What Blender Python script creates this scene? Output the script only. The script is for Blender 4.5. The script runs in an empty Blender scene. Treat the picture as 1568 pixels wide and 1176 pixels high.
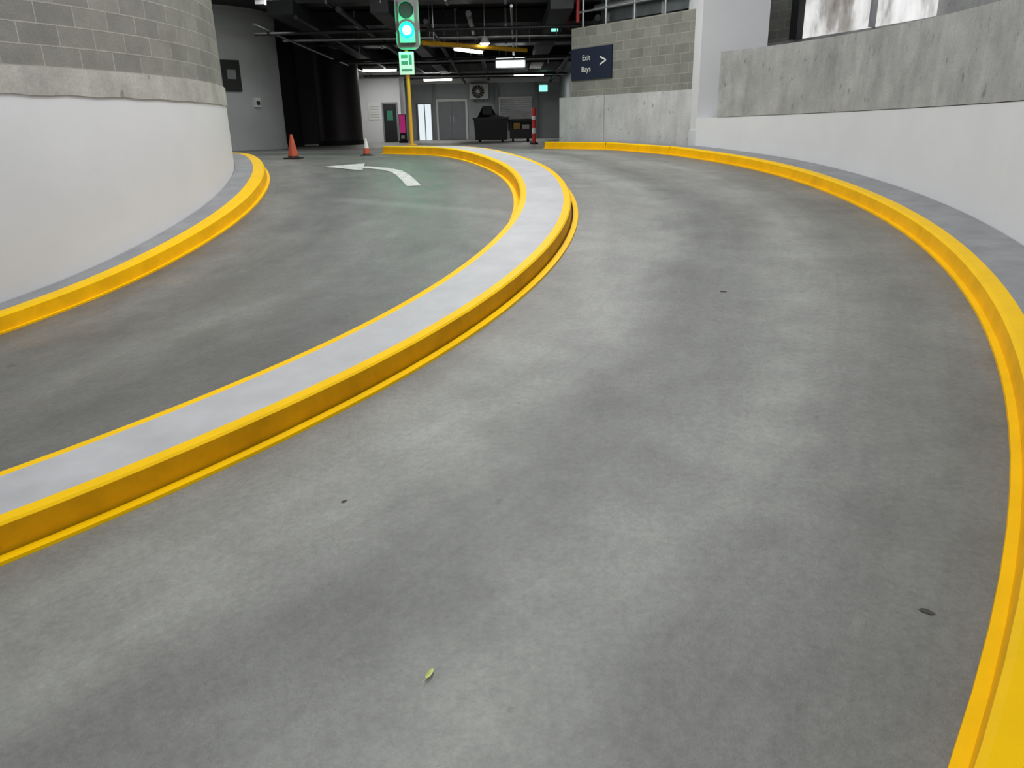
import bpy, math, random
from mathutils import Matrix, Vector
random.seed(4)
K=1.25                      # metres per drawing unit
CX,CY=-7.30,8.35            # axis of the circular ramp
KN=[(-110,-.75),(-75,-.29),(-50,-.02),(-30,.26),(-10,.60),(10,.92),(30,1.14),(50,1.16),(200,1.16)]
def zraw(a):
    for (a0,z0),(a1,z1) in zip(KN,KN[1:]):
        if a<=a1: return z0+(z1-z0)*(a-a0)/(a1-a0)
    return KN[-1][1]
def zg(a):
    return sum(zraw(a+d) for d in (-5,-2.5,0,2.5,5))/5
def pol(r,a): return (CX+r*math.cos(math.radians(a)),CY+r*math.sin(math.radians(a)))
def ground(x,y): return zg(math.degrees(math.atan2(y-CY,x-CX)))
sc=bpy.context.scene
sc.view_settings.view_transform='Standard'
sc.view_settings.look='None'
COL=bpy.context.collection

# ---------------------------------------------------------------- materials
def newmat(name):
    m=bpy.data.materials.new(name);m.use_nodes=True
    nt=m.node_tree;return m,nt,nt.nodes['Principled BSDF']
def N(nt,t,**kw):
    n=nt.nodes.new(t)
    for k,v in kw.items(): setattr(n,k,v)
    return n
def noise(nt,vec,scale,detail=5,rough=.6):
    n=N(nt,'ShaderNodeTexNoise');n.inputs['Scale'].default_value=scale;n.inputs['Detail'].default_value=detail
    n.inputs['Roughness'].default_value=rough
    if vec is not None: nt.links.new(vec,n.inputs['Vector'])
    return n.outputs['Fac']
def ramp(nt,fac,stops):
    r=N(nt,'ShaderNodeValToRGB');e=r.color_ramp.elements
    while len(e)<len(stops): e.new(.5)
    for i,(p,c) in enumerate(stops):
        e[i].position=p
        e[i].color=(c,c,c,1) if isinstance(c,(int,float)) else (*c,1)
    nt.links.new(fac,r.inputs[0]);return r.outputs[0]
def mul(nt,a,b,fac=1.,mode='MULTIPLY'):
    m=N(nt,'ShaderNodeMix',data_type='RGBA',blend_type=mode)
    m.inputs[0].default_value=fac
    for s,i in ((a,6),(b,7)):
        if isinstance(s,tuple): m.inputs[i].default_value=(*s,1)
        else: nt.links.new(s,m.inputs[i])
    return m.outputs[2]
def math_(nt,op,a,b=None,c=None):
    n=N(nt,'ShaderNodeMath',operation=op)
    for i,s in enumerate((a,b,c)):
        if s is None: continue
        if isinstance(s,(int,float)): n.inputs[i].default_value=s
        else: nt.links.new(s,n.inputs[i])
    return n.outputs[0]
def mapping(nt,v,s):
    mp=N(nt,'ShaderNodeMapping');mp.inputs['Scale'].default_value=s;nt.links.new(v,mp.inputs[0]);return mp.outputs[0]
def bump(nt,b,h,strength,dist=.01):
    n=N(nt,'ShaderNodeBump');n.inputs['Strength'].default_value=strength;n.inputs['Distance'].default_value=dist
    nt.links.new(h,n.inputs['Height']);nt.links.new(n.outputs[0],b.inputs['Normal'])
def simple(name,c,rough=.5,metal=0,var=.12,scale=6,em=None,es=0,bs=.15):
    m,nt,b=newmat(name)
    tc=N(nt,'ShaderNodeTexCoord').outputs['Object']
    f=noise(nt,tc,scale,3)
    nt.links.new(mul(nt,c,ramp(nt,f,[(.3,1-var),(.7,1+var*.3)])),b.inputs['Base Color'])
    b.inputs['Roughness'].default_value=rough;b.inputs['Metallic'].default_value=metal
    if em: b.inputs['Emission Color'].default_value=(*em,1);b.inputs['Emission Strength'].default_value=es
    elif bs: bump(nt,b,noise(nt,tc,scale*12,2),bs,.004)
    return m
# ramp concrete: mottling, streaks along travel, tyre wear, painted shade band beside outer kerb
m_floor,nt,b=newmat('ramp_concrete')
tcn=N(nt,'ShaderNodeTexCoord');uv=tcn.outputs['UV'];ob=tcn.outputs['Object']
sep=N(nt,'ShaderNodeSeparateXYZ');nt.links.new(uv,sep.inputs[0])
rr=math_(nt,'ADD',sep.outputs[1],math_(nt,'MULTIPLY_ADD',noise(nt,ob,.6,3),.9,-.45))
rd=math_(nt,'DIVIDE',rr,12.)
tr=ramp(nt,rd,[(r/12,v) for r,v in [(4.4,.44),(4.9,.58),(5.5,.46),(6.1,.60),(6.7,.45),(7.3,.50),(7.9,.62),(8.3,.86),(8.75,.94),(9.15,.64),(9.5,.78),(9.9,.98),(10.3,.74),(10.6,.64),(11.0,.62)]])
st=ramp(nt,noise(nt,mapping(nt,uv,(.6,1.9,1)),1.2,4,.55),[(.3,.74),(.7,1.12)])
cl=ramp(nt,noise(nt,ob,.9,7,.66),[(.30,.78),(.70,1.14)])
cl2=ramp(nt,noise(nt,ob,3.2,4,.6),[(.35,.93),(.65,1.06)])
fi=ramp(nt,noise(nt,ob,26,5,.8),[(.3,.80),(.7,1.13)])
sp=ramp(nt,noise(nt,ob,6,2,.5),[(.74,1.),(.80,.6)])
ar=ramp(nt,noise(nt,mapping(nt,uv,(.35,9,1)),1.6,4,.6),[(.30,.80),(.48,1.02)])
# pale worn construction joint across the inner lane
t=math_(nt,'MULTIPLY_ADD',sep.outputs[1],.512,sep.outputs[0])
t=math_(nt,'DIVIDE',math_(nt,'ADD',t,math_(nt,'MULTIPLY_ADD',noise(nt,ob,1.5,4),.3,-.15)),6.)
j=ramp(nt,t,[(.48,0.),(.512,1.),(.528,1.),(.56,0.)])
j=mul(nt,j,ramp(nt,math_(nt,'DIVIDE',sep.outputs[1],12.),[(.43,0.),(.45,1.),(.60,1.),(.615,0.)]))
c=mul(nt,(.335,.342,.322),tr,1.);c=mul(nt,c,st,.6);c=mul(nt,c,cl);c=mul(nt,c,cl2);c=mul(nt,c,fi);c=mul(nt,c,ar,.3);c=mul(nt,c,sp,.7)
c=mul(nt,c,mul(nt,j,(.05,.05,.05)),1.,'ADD')
nt.links.new(c,b.inputs['Base Color'])
nt.links.new(ramp(nt,noise(nt,ob,2.5,4),[(.3,.34),(.7,.55)]),b.inputs['Roughness'])
bump(nt,b,noise(nt,ob,50,5,.75),.6,.007)

m_white,nt,b=newmat('white_paint')
ob=N(nt,'ShaderNodeTexCoord').outputs['Object']
c=mul(nt,(.755,.765,.785),ramp(nt,noise(nt,ob,.8,4),[(.3,.94),(.7,1.02)]))
nt.links.new(c,b.inputs['Base Color']);b.inputs['Roughness'].default_value=.6
bump(nt,b,noise(nt,ob,90,3),.25,.003)

def concrete(name,col,lo,hi,pits=True):
    m,nt,b=newmat(name);uv=N(nt,'ShaderNodeTexCoord').outputs['UV']
    c=mul(nt,col,ramp(nt,noise(nt,uv,1.6,7,.65),[(.3,lo),(.7,hi)]))
    if pits:
        c=mul(nt,c,ramp(nt,noise(nt,mapping(nt,uv,(3.5,.8,1)),1.5,4),[(.35,.86),(.6,1.05)]))
        c=mul(nt,c,ramp(nt,noise(nt,mapping(nt,uv,(2,1,1)),5.5,3,.5),[(.64,1.),(.71,.62)]))
    c=mul(nt,c,ramp(nt,noise(nt,uv,40,3),[(.3,.88),(.7,1.06)]))
    nt.links.new(c,b.inputs['Base Color']);b.inputs['Roughness'].default_value=.75
    bump(nt,b,noise(nt,uv,18,5,.7),.4,.01);return m
m_conc=concrete('cast_concrete',(.45,.45,.44),.66,1.12)
m_conc2=concrete('rough_concrete_band',(.50,.49,.45),.7,1.15)
m_kerbtop=simple('grey_kerb_paint',(.50,.505,.52),.6,var=.14,scale=2.5)
m_strip=simple('kerb_strip_concrete',(.30,.305,.315),.65,var=.2,scale=3)
m_panel=concrete('precast_panel',(.56,.56,.56),.85,1.1)
def blocks(name,c1,c2,mortar):
    m,nt,b=newmat(name);uv=N(nt,'ShaderNodeTexCoord').outputs['UV']
    br=N(nt,'ShaderNodeTexBrick');nt.links.new(uv,br.inputs['Vector'])
    br.inputs['Scale'].default_value=1;br.inputs['Brick Width'].default_value=.33;br.inputs['Row Height'].default_value=.158
    br.inputs['Mortar Size'].default_value=.006;br.inputs['Mortar Smooth'].default_value=.3
    br.inputs['Color1'].default_value=(*c1,1);br.inputs['Color2'].default_value=(*c2,1);br.inputs['Mortar'].default_value=(*mortar,1)
    c=mul(nt,br.outputs['Color'],ramp(nt,noise(nt,uv,3,5,.7),[(.3,.8),(.7,1.12)]))
    c=mul(nt,c,ramp(nt,noise(nt,uv,70,2,.7),[(.3,.85),(.7,1.1)]))
    nt.links.new(c,b.inputs['Base Color']);b.inputs['Roughness'].default_value=.85
    bump(nt,b,math_(nt,'SUBTRACT',1.,br.outputs['Fac']),.5,.008);return m
m_block=blocks('concrete_blockwork',(.27,.265,.235),(.21,.207,.185),(.36,.35,.31))
def yellow(name,col,lo):
    m,nt,b=newmat(name)
    ob=N(nt,'ShaderNodeTexCoord').outputs['Object']
    c=mul(nt,col,ramp(nt,noise(nt,ob,3,5,.65),[(.28,lo),(.6,1.02)]))
    c=mul(nt,c,ramp(nt,noise(nt,ob,11,4,.7),[(.70,1.),(.80,.45)]),.8)
    nt.links.new(c,b.inputs['Base Color']);b.inputs['Roughness'].default_value=.5;b.inputs['Specular IOR Level'].default_value=.12
    bump(nt,b,noise(nt,ob,45,4),.35,.005);return m
m_yel=yellow('yellow_kerb_paint',(1.0,.60,.002),.92)
m_yelf=yellow('shaded_yellow_kerb_face',(.74,.37,.003),.76)  # darker copy of the yellow: shade on the median face put into colour
m_yelm=yellow('half_shaded_yellow_kerb_face',(.96,.50,.003),.82)  # milder painted shade for the remaining kerb faces and lips
m_mark=simple('road_marking_white',(.70,.70,.68),.6,var=.35,scale=9)
m_grey=simple('grey_painted_wall',(.50,.51,.53),.6,var=.1,scale=1)
m_backw=simple('pale_blue_grey_wall',(.40,.43,.45),.6,var=.12,scale=.8)
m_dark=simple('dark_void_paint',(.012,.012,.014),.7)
m_maroon=simple('dark_maroon_column',(.045,.034,.038),.5)
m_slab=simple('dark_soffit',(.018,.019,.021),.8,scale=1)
m_duct=simple('galvanised_duct',(.26,.27,.28),.35,.75,var=.3,scale=3)
m_ductd=simple('dark_duct',(.028,.029,.032),.5,.4,var=.3,scale=3)
m_silver=simple('silver_conduit',(.55,.56,.57),.3,.85,var=.3,scale=4)
m_redp=simple('red_sprinkler_pipe',(.40,.02,.02),.4)
m_yelp=simple('yellow_steel_paint',(.75,.40,.02),.4)
m_black=simple('black_plastic',(.012,.012,.013),.45)
m_navy=simple('navy_sign_face',(.010,.016,.04),.4)
m_signw=simple('white_sign_face',(.8,.8,.78),.4,var=.05)
m_orange=simple('orange_cone_plastic',(.55,.09,.035),.5)
m_red=simple('red_reflective',(.65,.04,.03),.4)
m_door=simple('grey_door_paint',(.24,.26,.28),.45)
m_magenta=simple('magenta_panel',(.6,.03,.22),.4,em=(.8,.05,.3),es=.3)
m_greenf=simple('green_panel',(.05,.25,.17),.4)
m_tube=simple('fluorescent_tube',(1,1,1),.4,em=(1,.98,.93),es=9)
m_box=simple('lightbox_diffuser',(1,1,1),.4,em=(.95,1,1),es=3)
m_glow=simple('daylit_door_glass',(.8,.85,.9),.3,em=(.85,.95,1),es=.75)
m_exit=simple('exit_sign_face',(.3,.8,.6),.4,em=(.25,.95,.70),es=1.3)
m_green=simple('green_signal_lens',(.02,.5,.3),.3,em=(.0,1,.42),es=1.8)
m_hot=simple('green_signal_core',(.8,1,.9),.3,em=(.75,1,.88),es=14)
m_board=simple('halo_board_and_housing',(.20,.22,.21),.6,var=.05)
m_leaf=simple('yellow_green_leaf',(.62,.66,.18),.5)
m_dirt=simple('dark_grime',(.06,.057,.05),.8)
m_ac=simple('white_ac_casing',(.62,.62,.6),.45)
m_win,nt,b=newmat('bright_glazing')
uv=N(nt,'ShaderNodeTexCoord').outputs['UV']
c=ramp(nt,noise(nt,mapping(nt,uv,(.9,.35,1)),.9,6,.6),[(.38,(.16,.13,.10)),(.46,(.38,.37,.35)),(.52,(.80,.80,.79)),(.60,(1,1,1))])
nt.links.new(c,b.inputs['Emission Color']);b.inputs['Emission Strength'].default_value=.92
b.inputs['Base Color'].default_value=(.1,.1,.1,1);b.inputs['Roughness'].default_value=.2

# ---------------------------------------------------------------- mesh builder
class MB:
    def __init__(s): s.v=[];s.f=[];s.m=[];s.uv=[];s.sm=[];s.mats=[];s.T=Matrix.Identity(4)
    def mi(s,m):
        if m not in s.mats: s.mats.append(m)
        return s.mats.index(m)
    def face(s,pts,m,uvs=None,smooth=False):
        k=len(s.v)
        for p in pts: s.v.append(s.T@Vector(p))
        s.f.append(list(range(k,k+len(pts))));s.m.append(s.mi(m));s.sm.append(smooth)
        if uvs is None:
            a,b_,c_=Vector(pts[0]),Vector(pts[1]),Vector(pts[2]);n=(b_-a).cross(c_-a)
            ax=max(range(3),key=lambda i:abs(n[i]))
            uvs=[((p[1],p[2]),(p[0],p[2]),(p[0],p[1]))[ax] for p in pts]
        s.uv.append(uvs)
    def box(s,x0,y0,z0,x1,y1,z1,m):
        P=lambda i,j,k:((x0,x1)[i],(y0,y1)[j],(z0,z1)[k])
        for q in ([(0,0,0),(1,0,0),(1,0,1),(0,0,1)],[(1,1,0),(0,1,0),(0,1,1),(1,1,1)],[(0,1,0),(0,0,0),(0,0,1),(0,1,1)],
                  [(1,0,0),(1,1,0),(1,1,1),(1,0,1)],[(0,0,1),(1,0,1),(1,1,1),(0,1,1)],[(0,1,0),(1,1,0),(1,0,0),(0,0,0)]):
            s.face([P(*t) for t in q],m)
    def grid(s,rows,m,uvrows,smooth=True):
        k=len(s.v);w=len(rows[0])
        for r in rows:
            for p in r: s.v.append(s.T@Vector(p))
        for i in range(len(rows)-1):
            for j in range(w-1):
                s.f.append([k+i*w+j,k+(i+1)*w+j,k+(i+1)*w+j+1,k+i*w+j+1])
                s.uv.append([uvrows[i][j],uvrows[i+1][j],uvrows[i+1][j+1],uvrows[i][j+1]])
                s.m.append(s.mi(m));s.sm.append(smooth)
    def tube(s,p0,p1,r0,r1,m,seg=16,caps=True):
        p0,p1=Vector(p0),Vector(p1);d=(p1-p0).normalized()
        a=d.orthogonal().normalized();b_=d.cross(a)
        ring=lambda p,r:[p+a*r*math.cos(2*math.pi*i/seg)+b_*r*math.sin(2*math.pi*i/seg) for i in range(seg+1)]
        A,B=ring(p0,r0),ring(p1,r1);L=(p1-p0).length
        s.grid([A,B],m,[[(i/seg*6.28*r0,0) for i in range(seg+1)],[(i/seg*6.28*r0,L) for i in range(seg+1)]])
        if caps:
            if r0>1e-4:s.face(list(reversed(A[:-1])),m)
            if r1>1e-4:s.face(B[:-1],m)
    def sweep(s,prof,mats,a0,a1,step=1.5,caps=True):
        n=max(1,int(math.ceil((a1-a0)/step)));A=[a0+(a1-a0)*i/n for i in range(n+1)]
        for j,m in enumerate(mats):
            (r0,f0),(r1,f1)=prof[j],prof[j+1]
            rows=[];uvr=[]
            for r,f in ((r0,f0),(r1,f1)):
                rows.append([(*pol(r,a),f(a)) for a in A])
                uvr.append([(math.radians(a)*max(r0,r1),f(a)+(r-r0)) for a in A])
            s.grid(rows,m,uvr)
        if caps:
            for a in (a0,a1): s.face([(*pol(r,a),f(a)) for r,f in prof],mats[0])
    def done(s,name,origin=None):
        xs=[v.x for v in s.v];ys=[v.y for v in s.v];zs=[v.z for v in s.v]
        o=Vector(origin) if origin else Vector(((min(xs)+max(xs))/2,(min(ys)+max(ys))/2,min(zs)))
        me=bpy.data.meshes.new(name);me.from_pydata([(v-o)*K for v in s.v],[],s.f)
        for m in s.mats: me.materials.append(m)
        ul=me.uv_layers.new(name='UVMap')
        for p in me.polygons:
            p.material_index=s.m[p.index];p.use_smooth=s.sm[p.index]
            for li,u in zip(p.loop_indices,s.uv[p.index]): ul.data[li].uv=u
        me.update()
        ob=bpy.data.objects.new(name,me);ob.location=o*K;COL.objects.link(ob);return ob
G=lambda d:(lambda a:zg(a)+d)
AZ=lambda z:(lambda a:z)
def frame(p,ang,z=0): return Matrix.Translation((p[0],p[1],z))@Matrix.Rotation(ang,4,'Z')
def text(parent,body,size,loc,rot,mat,name):
    cu=bpy.data.curves.new(name,'FONT');cu.body=body;cu.size=size*K;cu.extrude=.002;cu.align_x='CENTER';cu.align_y='CENTER'
    cu.materials.append(mat);o=bpy.data.objects.new(name,cu);COL.objects.link(o)
    o.parent=parent;o.location=Vector(loc)*K-parent.location;o.rotation_euler=rot;return o

# ---------------------------------------------------------------- floor
mb=MB()
A=[-100+2*i for i in range(126)]
R=[3.9+.4*i for i in range(20)]
mb.grid([[(*pol(r,a),zg(a)) for a in A] for r in R],m_floor,[[(math.radians(a)*8,r) for a in A] for r in R])
A2=[26+4*i for i in range(32)];R2=[R[-1],14,18,25,40,60]
mb.grid([[(*pol(r,a),zg(a)) for a in A2] for r in R2],m_floor,[[(math.radians(a)*8,9.6+r*.02) for a in A2] for r in R2])
mb.done('floor',(0,0,0))

# ---------------------------------------------------------------- kerbs
H=.129
mb=MB()
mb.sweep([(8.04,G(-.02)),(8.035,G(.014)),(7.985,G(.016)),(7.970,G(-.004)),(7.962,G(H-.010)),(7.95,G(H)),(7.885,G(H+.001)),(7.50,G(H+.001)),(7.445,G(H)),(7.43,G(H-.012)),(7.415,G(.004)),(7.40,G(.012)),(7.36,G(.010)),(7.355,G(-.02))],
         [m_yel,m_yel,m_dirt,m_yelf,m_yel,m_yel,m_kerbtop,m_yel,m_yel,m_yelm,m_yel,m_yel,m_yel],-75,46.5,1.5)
mb.done('median_kerb')
mb=MB()
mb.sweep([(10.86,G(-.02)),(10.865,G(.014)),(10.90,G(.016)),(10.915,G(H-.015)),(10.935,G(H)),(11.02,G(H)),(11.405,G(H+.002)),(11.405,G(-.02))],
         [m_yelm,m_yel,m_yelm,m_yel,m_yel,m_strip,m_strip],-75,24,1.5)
# beyond the column the kerb runs straight to its end
Tn=[pol(10.86,24),(1.75,14.15),(.70,15.25)]
def strip(mb,P0,P1,offs,mats):
    d=(Vector(P1)-Vector(P0)).normalized();n=Vector((-d.y,d.x))*-1
    for (o0,z0),(o1,z1),m in zip(offs,offs[1:],mats):
        q=[]
        for P,o,z in ((P0,o0,z0),(P1,o0,z0),(P1,o1,z1),(P0,o1,z1)):
            v=Vector(P)+n*o;q.append((v.x,v.y,ground(*P)+z))
        mb.face(q,m)
    q=[]
    for o,z in offs:
        v=Vector(P1)+n*o;q.append((v.x,v.y,ground(*P1)+z))
    mb.face(q,mats[0])
for p,q in zip(Tn,Tn[1:]):
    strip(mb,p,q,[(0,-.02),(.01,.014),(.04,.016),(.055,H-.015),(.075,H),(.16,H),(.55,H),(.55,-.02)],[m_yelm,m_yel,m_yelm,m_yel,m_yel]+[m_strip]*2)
mb.done('outer_kerb')
mb=MB()
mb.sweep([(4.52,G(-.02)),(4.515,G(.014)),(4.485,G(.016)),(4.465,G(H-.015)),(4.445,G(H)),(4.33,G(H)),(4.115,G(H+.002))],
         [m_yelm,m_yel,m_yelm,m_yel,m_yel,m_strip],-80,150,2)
mb.done('inner_kerb')

# ---------------------------------------------------------------- core drum
mb=MB()
wob=lambda a:1.84+.006*math.sin(a*.9)+.004*math.sin(a*2.3)
mb.sweep([(4.11,AZ(-.9)),(4.11,wob),(4.125,lambda a:wob(a)+.002),(4.125,AZ(2.05)),(4.10,AZ(2.052)),(4.10,AZ(6.5))],
         [m_white,m_conc2,m_conc2,m_conc2,m_block],-140,220,2,caps=False)
mb.done('wall_core')
# outer wall
mb=MB()
top=lambda a:2.46+.006*a
mb.sweep([(11.41,AZ(-.9)),(11.41,AZ(1.635)),(11.63,AZ(1.635)),(11.63,AZ(-.9))],[m_white]*3,-70,24,1.5)
mb.sweep([(11.40,AZ(1.64)),(11.40,top),(11.63,top),(11.63,AZ(1.64)),(11.40,AZ(1.64))],[m_conc]*4,-70,21.2,1.5)
mb.done('wall_outer')
# white column
mb=MB()
mb.box(3.14,12.98,.9,4.2,14.0,7.5,m_white)
mb.box(3.12,12.96,.9,4.22,14.02,1.45,m_white)
mb.done('column')
# block wall behind the column
Av=Vector((3.25,13.25));Bv=Vector((1.10,15.88));dv=(Bv-Av);L=dv.length;ang=math.atan2(dv.y,dv.x)
mb=MB();mb.T=frame(Av,ang)
mb.box(0,-.3,.9,L*.655,-.02,2.10,m_panel);mb.box(L*.658,-.3,.9,L*1.02,-.015,2.10,m_panel)
mb.box(0,-.3,2.10,L*.93,-.05,3.33,m_block)
mb.box(-.02,-.3,.9,.07,-.0,4.3,m_dark)  # black strip painted in for the dark gap beside the column
mb.done('wall_right')
# handrail and ducts above it
mb=MB();mb.T=frame(Av,ang)
for x in (.3,1.0,1.7,2.4,3.0): mb.tube((x,-.2,3.33),(x,-.2,4.25),.022,.022,m_silver)
for z in (3.62,3.9,4.2): mb.tube((.1,-.2,z),(3.1,-.2,z),.02,.02,m_silver)
mb.done('guard_rail')
mb=MB();mb.T=frame(Av,ang)
mb.box(.9,-1.6,3.5,3.2,-.9,4.05,m_duct)
for x in (.9,1.6,2.3,3.0): mb.box(x,-1.63,3.46,x+.05,-.87,4.09,m_silver)
mb.tube((.1,-.75,3.75),(3.2,-.75,3.75),.06,.06,m_silver)
mb.tube((.1,-.6,3.95),(3.2,-.6,3.95),.04,.04,m_silver)
mb.done('air_duct')
# navy sign
mb=MB();mb.T=frame(Av,ang)
s0=(Vector((1.906,14.82))-Av).length;s1=(Vector((1.26,15.66))-Av).length
mb.box(s0,-.05,2.40,s1,-.015,2.96,m_navy)
sg=mb.done('wayfinding_sign')
cs=(s0+s1)/2
def onwall(x,z,off=-.008):
    v=frame(Av,ang)@Vector((x,off,z));return (v.x,v.y,v.z)
rt=(math.radians(90),0,ang+math.pi)
text(sg,'Exit',.14,onwall(cs+.12,2.78),rt,m_signw,'exit_text')
text(sg,'Bays',.14,onwall(cs+.12,2.58),rt,m_signw,'bays_text')
text(sg,'>',.34,onwall(cs-.32,2.69),rt,m_signw,'arrow')

# exterior wall and glazing beyond the parapet
mb=MB()
mb.sweep([(14.0,AZ(0)),(14.0,AZ(2.95)),(14.2,AZ(2.95)),(14.2,AZ(0))],[m_conc]*3,-30,34,3)
mb.sweep([(14.0,AZ(2.95)),(14.0,AZ(6))],[m_block],26.5,34,2,caps=False)
mb.sweep([(14.0,AZ(2.95)),(14.0,AZ(6))],[m_conc],-30,14.5,2,caps=False)
mb.sweep([(14.0,AZ(2.95)),(13.85,AZ(2.95)),(13.85,AZ(6)),(14.0,AZ(6))],[m_dark]*3,25.9,26.6,1)
mb.sweep([(14.0,AZ(2.95)),(13.9,AZ(2.95)),(13.9,AZ(6)),(14.0,AZ(6))],[m_strip]*3,19.4,19.6,1)
mb.done('wall_exterior')
mb=MB();mb.sweep([(14.05,AZ(2.95)),(14.05,AZ(6))],[m_win],14,26.5,3,caps=False);mb.done('window_1')

# ---------------------------------------------------------------- far hall shell
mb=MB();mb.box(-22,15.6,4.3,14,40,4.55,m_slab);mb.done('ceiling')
mb=MB();mb.box(-22,36,1.0,14,36.3,4.3,m_backw);mb.box(-4.3,35.8,3.55,2.4,36,3.75,m_signw)
for x in (-3.3,-.5,1.3): mb.box(x,35.85,1.16,x+.12,36,3.6,m_door)
mb.done('wall_back')
mb=MB();mb.box(-5.75,30,1.16,-4.0,30.2,3.7,m_white);mb.box(-4.1,30.2,1.16,-4.0,31.5,3.7,m_white);mb.box(-5.8,29.9,1.16,-5.66,30.0,4.0,m_signw)
mb.box(-5.75,30,3.7,-4.0,30.2,4.3,m_ductd);mb.done('wall_lobby')
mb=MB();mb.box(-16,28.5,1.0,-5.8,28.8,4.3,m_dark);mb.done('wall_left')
mb=MB();mb.box(2.4,16.5,1.0,2.7,36,4.3,m_backw);mb.done('wall_side')
mb=MB();mb.tube((-7.6,20,1.1),(-7.6,20,4.3),1.9,1.9,m_grey,64);
for z in (1.17,4.1): mb.tube((-7.6,20,z),(-7.6,20,z+.12),1.915,1.915,m_grey,64)
mb.done('wall_stairwell')
mb=MB();mb.tube((-5.5,26,1.16),(-5.5,26,4.3),.72,.72,m_maroon,40);mb.tube((-5.5,26,1.16),(-5.5,26,1.3),.74,.74,m_dark,40);mb.done('round_column')
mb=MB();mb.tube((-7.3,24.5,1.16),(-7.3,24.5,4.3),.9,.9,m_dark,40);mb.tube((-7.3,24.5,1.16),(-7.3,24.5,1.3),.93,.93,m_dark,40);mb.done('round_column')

def plate(mb,x,y,nx,ny,w,z0,z1,t,m):
    an=math.atan2(ny,nx)+math.pi/2
    mb.T=frame((x,y),an);mb.box(-w/2,-t,z0,w/2,t,z1,m);mb.T=Matrix.Identity(4)
mb=MB();plate(mb,-6.33,18.56,1.25,-1.43,.42,2.49,3.16,.03,m_black)
plate(mb,-6.32,18.53,1.25,-1.43,.20,2.75,2.95,.03,m_door);mb.done('wall_sign')
mb=MB();plate(mb,-5.96,19.0,1.63,-.98,.16,2.15,2.36,.05,m_signw);plate(mb,-5.93,18.97,1.63,-.98,.07,2.2,2.28,.05,m_black);mb.done('intercom')

# doors etc on back wall
mb=MB()
mb.box(-3.2,35.93,1.16,-3.1,36,2.9,m_signw);mb.box(-1.86,35.93,1.16,-1.76,36,2.9,m_signw);mb.box(-3.1,35.93,2.8,-1.86,36,2.9,m_signw)
mb.box(-3.1,35.95,1.17,-2.49,35.99,2.8,m_door);mb.box(-2.47,35.95,1.17,-1.86,35.99,2.8,m_door)
for x in (-2.56,-2.42): mb.box(x,35.9,1.9,x+.03,35.95,2.15,m_silver)
mb.done('door_1')
mb=MB();mb.box(-4.0,35.93,1.16,-3.42,35.98,2.7,m_glow);mb.box(-4.06,35.9,1.16,-4.0,36,2.76,m_door);mb.box(-3.42,35.9,1.16,-3.36,36,2.76,m_door);mb.box(-4.0,35.9,2.7,-3.42,36,2.76,m_door)
mb.box(-3.73,35.9,1.16,-3.69,35.95,2.7,m_door);mb.done('door_2')
mb=MB()
mb.box(-4.7,29.93,1.16,-4.65,29.99,2.6,m_door);mb.box(-4.17,29.93,1.16,-4.12,29.99,2.6,m_door);mb.box(-4.65,29.93,2.54,-4.17,29.99,2.6,m_door)
mb.box(-4.65,29.95,1.16,-4.17,29.99,2.54,m_ductd);mb.box(-4.52,29.93,1.95,-4.3,29.95,2.3,m_greenf);mb.done('door_3')
mb=MB();mb.box(-.35,35.9,1.85,1.15,35.97,2.95,m_signw)
for i in range(10): mb.box(-.29,35.86,1.9+i*.1,1.09,35.92,1.97+i*.1,m_duct)
mb.done('louvre_vent')
mb=MB();mb.box(-5.22,29.97,2.0,-4.75,29.99,2.6,m_signw)
for i in range(5): mb.box(-5.16,29.96,2.08+i*.09,-4.82,29.97,2.10+i*.09,m_grey)
mb.done('wall_notice')
mb=MB();mb.box(-1.62,35.5,2.86,-.79,35.9,3.50,m_ac)
mb.tube((-1.25,35.5,3.17),(-1.25,35.47,3.17),.27,.27,m_dark,32);mb.tube((-1.25,35.47,3.17),(-1.25,35.44,3.17),.08,.08,m_ac,20)
for i in range(6):
    a=i*math.pi/6;mb.tube((-1.25+.27*math.cos(a),35.45,3.17+.27*math.sin(a)),(-1.25-.27*math.cos(a),35.45,3.17-.27*math.sin(a)),.008,.008,m_ac,6)
for x in (-1.5,-.95): mb.box(x,35.5,2.78,x+.06,36,2.86,m_duct)
mb.done('air_conditioner')
mb=MB();mb.box(1.42,33.9,3.06,1.76,33.96,3.30,m_exit);mb.box(1.40,33.93,3.04,1.78,33.99,3.32,m_signw);mb.tube((1.59,33.96,3.3),(1.59,33.96,4.3),.012,.012,m_silver);mb.done('exit_sign')
mb=MB();mb.box(1.08,18.95,3.66,1.24,19.0,3.86,m_exit);mb.box(1.06,18.98,3.64,1.26,19.03,3.88,m_black);mb.tube((1.16,19,3.88),(1.16,19,4.3),.012,.012,m_silver);mb.done('exit_sign')

# bin trolley
mb=MB();y0,y1=25.6,26.7
def taper(x0,x1,z0,z1,ins,m):
    b0=[(x0+ins,y0+ins,z0),(x1-ins,y0+ins,z0),(x1-ins,y1-ins,z0),(x0+ins,y1-ins,z0)];t0=[(x0,y0,z1),(x1,y0,z1),(x1,y1,z1),(x0,y1,z1)]
    for i in range(4):
        j=(i+1)%4;mb.face([b0[i],b0[j],t0[j],t0[i]],m)
    mb.face(t0,m);mb.face(b0[::-1],m)
taper(-1.07,.05,1.22,1.88,.04,m_black)
mb.box(-1.1,y0-.04,1.86,.08,y1+.04,1.92,m_black)
mb.face([(-.95,y0,1.92),(-.05,y0,1.92),(-.35,y0+.4,2.02),(-.5,y0+.5,2.28),(-.78,y0+.5,2.28),(-.9,y0+.4,2.05)],m_black)
mb.box(-.78,y0+.3,1.9,-.48,y0+.8,2.28,m_black)
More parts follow.
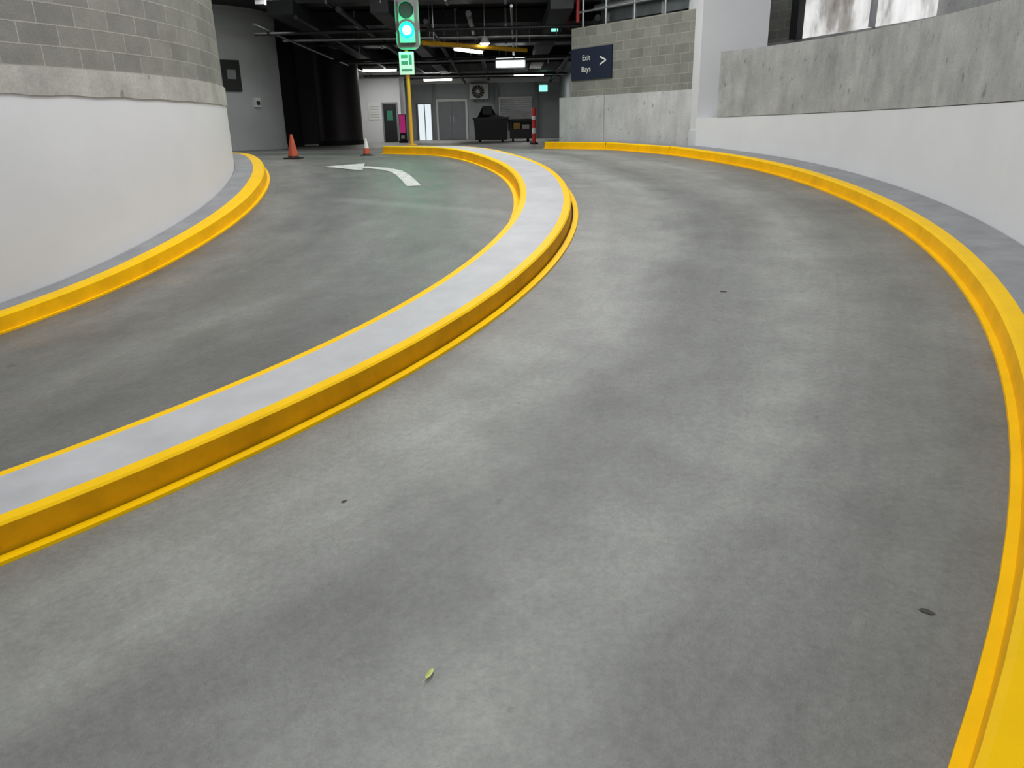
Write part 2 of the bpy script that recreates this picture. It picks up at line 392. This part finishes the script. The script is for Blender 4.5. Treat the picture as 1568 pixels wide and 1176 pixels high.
mb.box(.1,y0,1.25,.86,y1,1.55,m_black);mb.box(.1,y0,1.55,.16,y0+.06,1.82,m_black);mb.box(.8,y0,1.55,.86,y0+.06,1.82,m_black);mb.box(.1,y0,1.8,.86,y0+.06,1.85,m_black)
mb.box(.22,y0+.1,1.55,.45,y0+.5,1.74,m_yelp);mb.box(.5,y0+.1,1.55,.74,y0+.5,1.68,m_signw)
mb.box(.05,y0+.6,1.5,.9,y1,1.85,m_black)
for x in (-.9,-.15,.2,.7):
    for y in (y0+.15,y1-.15): mb.tube((x-.03,y,1.255),(x+.03,y,1.255),.095,.095,m_black,16)
mb.done('garbage_trolley')
# ticket machine
mb=MB();mb.box(-3.85,27.9,1.16,-3.55,28.2,1.24,m_dark);mb.box(-3.82,27.95,1.24,-3.58,28.15,2.12,m_black);mb.box(-3.80,27.92,1.5,-3.60,27.95,2.1,m_magenta);mb.box(-3.76,27.90,1.3,-3.64,27.95,1.42,m_signw);mb.done('ticket_machine')
# bollard
mb=MB();bx,by=.69,20
for z0,z1,m in ((1.16,1.20,m_black),(1.20,1.42,m_red),(1.42,1.55,m_signw),(1.55,1.75,m_red),(1.75,1.84,m_signw),(1.84,2.03,m_red)):
    r=.11 if m is m_black else .05
    mb.tube((bx,by,z0),(bx,by,z1),r,r,m,20)
mb.done('bollard')

# cones
def cone(x,y,h,lo,mid,hi,top):
    z=ground(x,y);mb=MB();w=h*.33
    mb.box(x-w,y-w,z,x+w,y+w,z+h*.06,lo)
    R=lambda t:h*(.24-.20*t)
    for t0,t1,m in ((.05,.12,lo),(.12,.42,mid),(.42,.68,hi),(.68,.98,top)):
        mb.tube((x,y,z+h*t0),(x,y,z+h*t1),R(t0),R(t1),m,24,caps=t1>.9)
    mb.done('traffic_cone')
cone(-3.3,12.0,.37,m_black,m_orange,m_orange,m_orange)
cone(-2.33,12.9,.28,m_dirt,m_orange,m_signw,m_signw)

# traffic light on median tip
px,py=-1.68,13.8;zb=1.16+H
mb=MB()
mb.tube((px,py,zb),(px,py,zb+.02),.09,.09,m_yelp,20)
mb.tube((px,py,zb),(px,py,3.6),.032,.032,m_yelp,16)
for a in (45,135,225,315): mb.tube((px+.065*math.cos(math.radians(a)),py+.065*math.sin(math.radians(a)),zb+.02),(px+.065*math.cos(math.radians(a)),py+.065*math.sin(math.radians(a)),zb+.04),.01,.01,m_silver,8)
mb.box(px-.125,py-.06,2.44,px+.125,py-.035,2.80,m_signw)
for z in (2.70,2.60): mb.box(px-.09,py-.064,z,px+.02,py-.06,z+.055,m_greenf)
mb.box(px+.04,py-.064,2.60,px+.09,py-.06,2.755,m_greenf);mb.box(px-.09,py-.064,2.50,px+.09,py-.06,2.53,m_greenf)
hx=px+.05
# rounded board, added to catch green light as the signal's halo
pts=[]
for cxx,czz,a0 in ((.09,.32,0),(-.09,.32,90),(-.09,-.32,180),(.09,-.32,270)):
    for i in range(7):
        a=math.radians(a0+15*i);pts.append((hx+cxx+.11*math.cos(a),3.26+czz+.11*math.sin(a)))
mb.face([(x,py-.05,z) for x,z in pts],m_board);mb.face([(x,py-.035,z) for x,z in reversed(pts)],m_board)
for p,q in zip(pts,pts[1:]+pts[:1]): mb.face([(p[0],py-.05,p[1]),(p[0],py-.035,p[1]),(q[0],py-.035,q[1]),(q[0],py-.05,q[1])],m_board)
mb.box(hx-.13,py-.15,2.93,hx+.13,py-.05,3.60,m_board)            # housing
for z,m in ((3.12,m_green),(3.42,m_black)):
    mb.tube((hx,py-.15,z),(hx,py-.165,z),.122,.11,m,32)
    n=14;rows=[]
    for yy in (py-.15,py-.21): rows.append([(hx+.13*math.cos(math.radians(-5+190*i/n)),yy,z+.13*math.sin(math.radians(-5+190*i/n))) for i in range(n+1)])
    mb.grid(rows,m_board,[[(0,0)]*(n+1)]*2)
mb.tube((hx,py-.165,3.12),(hx,py-.172,3.12),.072,.064,m_hot,24)
mb.done('traffic_light')

# overhead services
mb=MB()
for y,z,w,h,m in ((16.6,4.0,.5,.28,m_ductd),(19.6,3.95,.6,.3,m_ductd),(23,3.85,.7,.4,m_duct),(27.6,3.8,.6,.4,m_ductd),(32,3.75,.6,.45,m_duct)):
    x0=-5.0
    mb.box(x0,y,z,2.3,y+w,z+h,m)
    for i in range(6): mb.box(x0+.2+i*1.2,y-.02,z-.02,x0+.25+i*1.2,y+w+.02,z+h+.02,m_duct)
for x,w in ((-4.6,.5),(-2.6,.35),(.9,.45)):
    mb.box(x,16,3.72,x+w,35.5,3.98,m_ductd)
mb.done('ceiling_ducts')
mb=MB()
for i in range(9):
    x=-4.9+i*.84;z=3.55+.12*(i%4);mb.tube((x,16,z),(x+random.uniform(-.3,.3),35.5,z),.03+.015*(i%3),.03+.015*(i%3),(m_duct,m_ductd,m_ductd)[i%3],10)
for i in range(9):
    y=17.0+i*2.1;z=3.5+.1*(i%3);mb.tube((-5.2,y,z),(2.3,y+random.uniform(-.5,.5),z),.035,.035,(m_ductd,m_silver,m_ductd)[i%3],10)
for i in range(14):
    x=random.uniform(-5,2);y=random.uniform(17,32);mb.tube((x,y,3.5),(x,y,4.3),.012,.012,m_silver,6)
mb.done('ceiling_pipes')
mb=MB();mb.tube((1.45,16.2,3.5),(1.45,16.2,4.3),.04,.04,m_redp);mb.tube((1.45,16.2,4.0),(1.3,24,4.0),.04,.04,m_redp);mb.tube((1.4,18,3.6),(1.4,18,4.3),.03,.03,m_redp);mb.done('sprinkler_pipe')
mb=MB();mb.tube((-1.75,17.25,3.3),(.5,19.25,3.3),.05,.05,m_yelp)
for t in (.1,.9): mb.tube((-1.75+2.25*t,17.25+2*t,3.3),(-1.75+2.25*t,17.25+2*t,4.3),.015,.015,m_silver,8)
mb.done('height_bar')
def batten(x,y,z,L,an,e=32):
    mb=MB();mb.T=frame((x,y),an)
    mb.box(-L/2,-.09,z+.06,L/2,.09,z+.13,m_signw);mb.tube((-L/2+.03,-.04,z+.03),(L/2-.03,-.04,z+.03),.028,.028,m_tube,8);mb.tube((-L/2+.03,.04,z+.03),(L/2-.03,.04,z+.03),.028,.028,m_tube,8)
    for t in (-.4,.4): mb.tube((L*t,0,z+.1),(L*t,0,4.3),.01,.01,m_silver,6)
    mb.done('batten_light')
    l=bpy.data.lights.new('batten_lamp','AREA');l.shape='RECTANGLE';l.size=L*K;l.size_y=.2*K;l.energy=e;l.color=(1,.98,.94)
    o=bpy.data.objects.new('batten_lamp',l);o.location=(x*K,y*K,(z-.03)*K);o.rotation_euler=(0,0,an);COL.objects.link(o)
batten(-4.4,28.2,3.55,1.2,.1,65);batten(-.9,20,3.35,1.1,1.0,30);batten(-2.8,33,3.5,1.2,0,55);batten(.9,31,3.5,1.2,0,45)
batten(-4.7,16.5,4.12,1.2,.6,60)  # added batten above the view, brightens the stairwell drum
# dome flood light hung from the soffit
mb=MB();fx,fy,fz=-.45,18.2,3.36
mb.tube((fx,fy,fz+.12),(fx,fy,4.3),.015,.015,m_silver,8);mb.tube((fx,fy,fz),(fx,fy,fz+.13),.12,.05,m_signw,24)
mb.tube((fx,fy,fz-.05),(fx,fy,fz),.06,.11,m_tube,24);mb.done('pendant_flood_light')
mb=MB();mb.box(-.3,27,3.52,.64,27.1,3.83,m_box);mb.box(-.34,27.02,3.48,.68,27.14,3.87,m_signw)
for x in (-.2,.5): mb.tube((x,27.06,3.8),(x,27.06,4.3),.012,.012,m_silver,6)
mb.done('hanging_lightbox')

# arrow marking
def gpt(x,y,d=.004): return (x,y,ground(x,y)+d)
mb=MB()
cl=[(-1.13,9.25),(-1.25,9.65),(-1.36,10.0),(-1.48,10.3),(-1.66,10.5),(-1.98,10.62)]
Lr=[];Rr=[]
for i,p in enumerate(cl):
    a=Vector(cl[max(0,i-1)]);b_=Vector(cl[min(len(cl)-1,i+1)]);d=(b_-a).normalized();n=Vector((-d.y,d.x))*.085
    Lr.append(gpt(*(Vector(p)+n)));Rr.append(gpt(*(Vector(p)-n)))
for i in range(len(cl)-1): mb.face([Lr[i],Rr[i],Rr[i+1],Lr[i+1]],m_mark)
mb.face([gpt(-1.94,10.32),gpt(-2.02,10.98),gpt(-2.52,10.55)],m_mark)
mb.done('turn_arrow_marking')
# leaf and grime
mb=MB();lx,ly=-.245,1.69
pts=[]
for t in range(13):
    a=t/12*math.pi;pts.append((.021*math.cos(a),.0075*math.sin(a)))
mb.T=Matrix.Translation((lx,ly,ground(lx,ly)+.004))@Matrix.Rotation(1.2,4,'Z')
mb.face([(p[0],p[1],.005) for p in pts[:7]]+[(0,0,0)],m_leaf);mb.face([(p[0],p[1],.005) for p in pts[6:]]+[(0,0,0)],m_leaf)
mb.face([(p[0],-p[1],.005) for p in pts],m_leaf);mb.tube((-.021,0,.005),(-.035,.004,.002),.001,.0007,m_leaf,6)
mb.done('leaf')
mb=MB()
for x,y,r in ((1.19,1.82,.016),(-1.38,3.1,.015),(-.68,2.66,.010),(1.47,5.05,.016)):
    rot=random.random()*3
    mb.face([gpt(x+r*(1.5*math.cos(t)*math.cos(rot)-.7*math.sin(t)*math.sin(rot))*random.uniform(.7,1.2),y+r*(1.5*math.cos(t)*math.sin(rot)+.7*math.sin(t)*math.cos(rot))*random.uniform(.7,1.2),.003) for t in [i*math.pi/7 for i in range(14)]],m_dirt)
mb.done('grime_specks')

# ---------------------------------------------------------------- camera
h=1.5;f=1137.;pit=.3288;roll=.0206
c_,s_=math.cos(pit),math.sin(pit)
F=Vector((0,c_,-s_));U=Vector((0,s_,c_));Rv=Vector((1,0,0))
R2v=Rv*math.cos(roll)-U*math.sin(roll);U2v=Rv*math.sin(roll)+U*math.cos(roll)
cd=bpy.data.cameras.new('camera');co=bpy.data.objects.new('camera',cd);COL.objects.link(co)
cd.sensor_width=36;cd.lens=f/1568*36;cd.clip_start=.05;cd.clip_end=300
M=Matrix((R2v,U2v,-F)).transposed().to_4x4();M.translation=(0,0,h*K);co.matrix_world=M
sc.camera=co
# ---------------------------------------------------------------- light
w=bpy.data.worlds.new('world');sc.world=w;w.use_nodes=True
bg=w.node_tree.nodes['Background'];bg.inputs[0].default_value=(.95,.975,1,1);bg.inputs[1].default_value=.48
def area(name,loc,tgt,sx,sy,e,col=(1,1,1)):
    l=bpy.data.lights.new(name,'AREA');l.shape='RECTANGLE';l.size=sx*K;l.size_y=sy*K;l.energy=e;l.color=col
    o=bpy.data.objects.new(name,l);o.location=Vector(loc)*K;o.rotation_euler=(Vector(tgt)-Vector(loc)).to_track_quat('-Z','Y').to_euler();COL.objects.link(o)
area('ramp_area_light',(-.8,6.0,6.0),(-.8,6.0,0),2.2,2.2,310)
area('ramp_area_light',(.3,12.2,5.2),(.2,11.5,0),1.6,1.6,210,(1,.97,.96))
area('ramp_area_light',(-1.5,-1.5,5.5),(-1.5,3,0),2,2,140)  # unseen fill added on the camera side for walls facing it
pl=bpy.data.lights.new('signal_wash_light','POINT');pl.energy=32;pl.color=(.0,1,.38);pl.shadow_soft_size=.05  # added light ahead of the lens, tints board and housing green
po=bpy.data.objects.new('signal_wash_light',pl);po.location=(hx*K,(py-.40)*K,3.10*K);COL.objects.link(po)
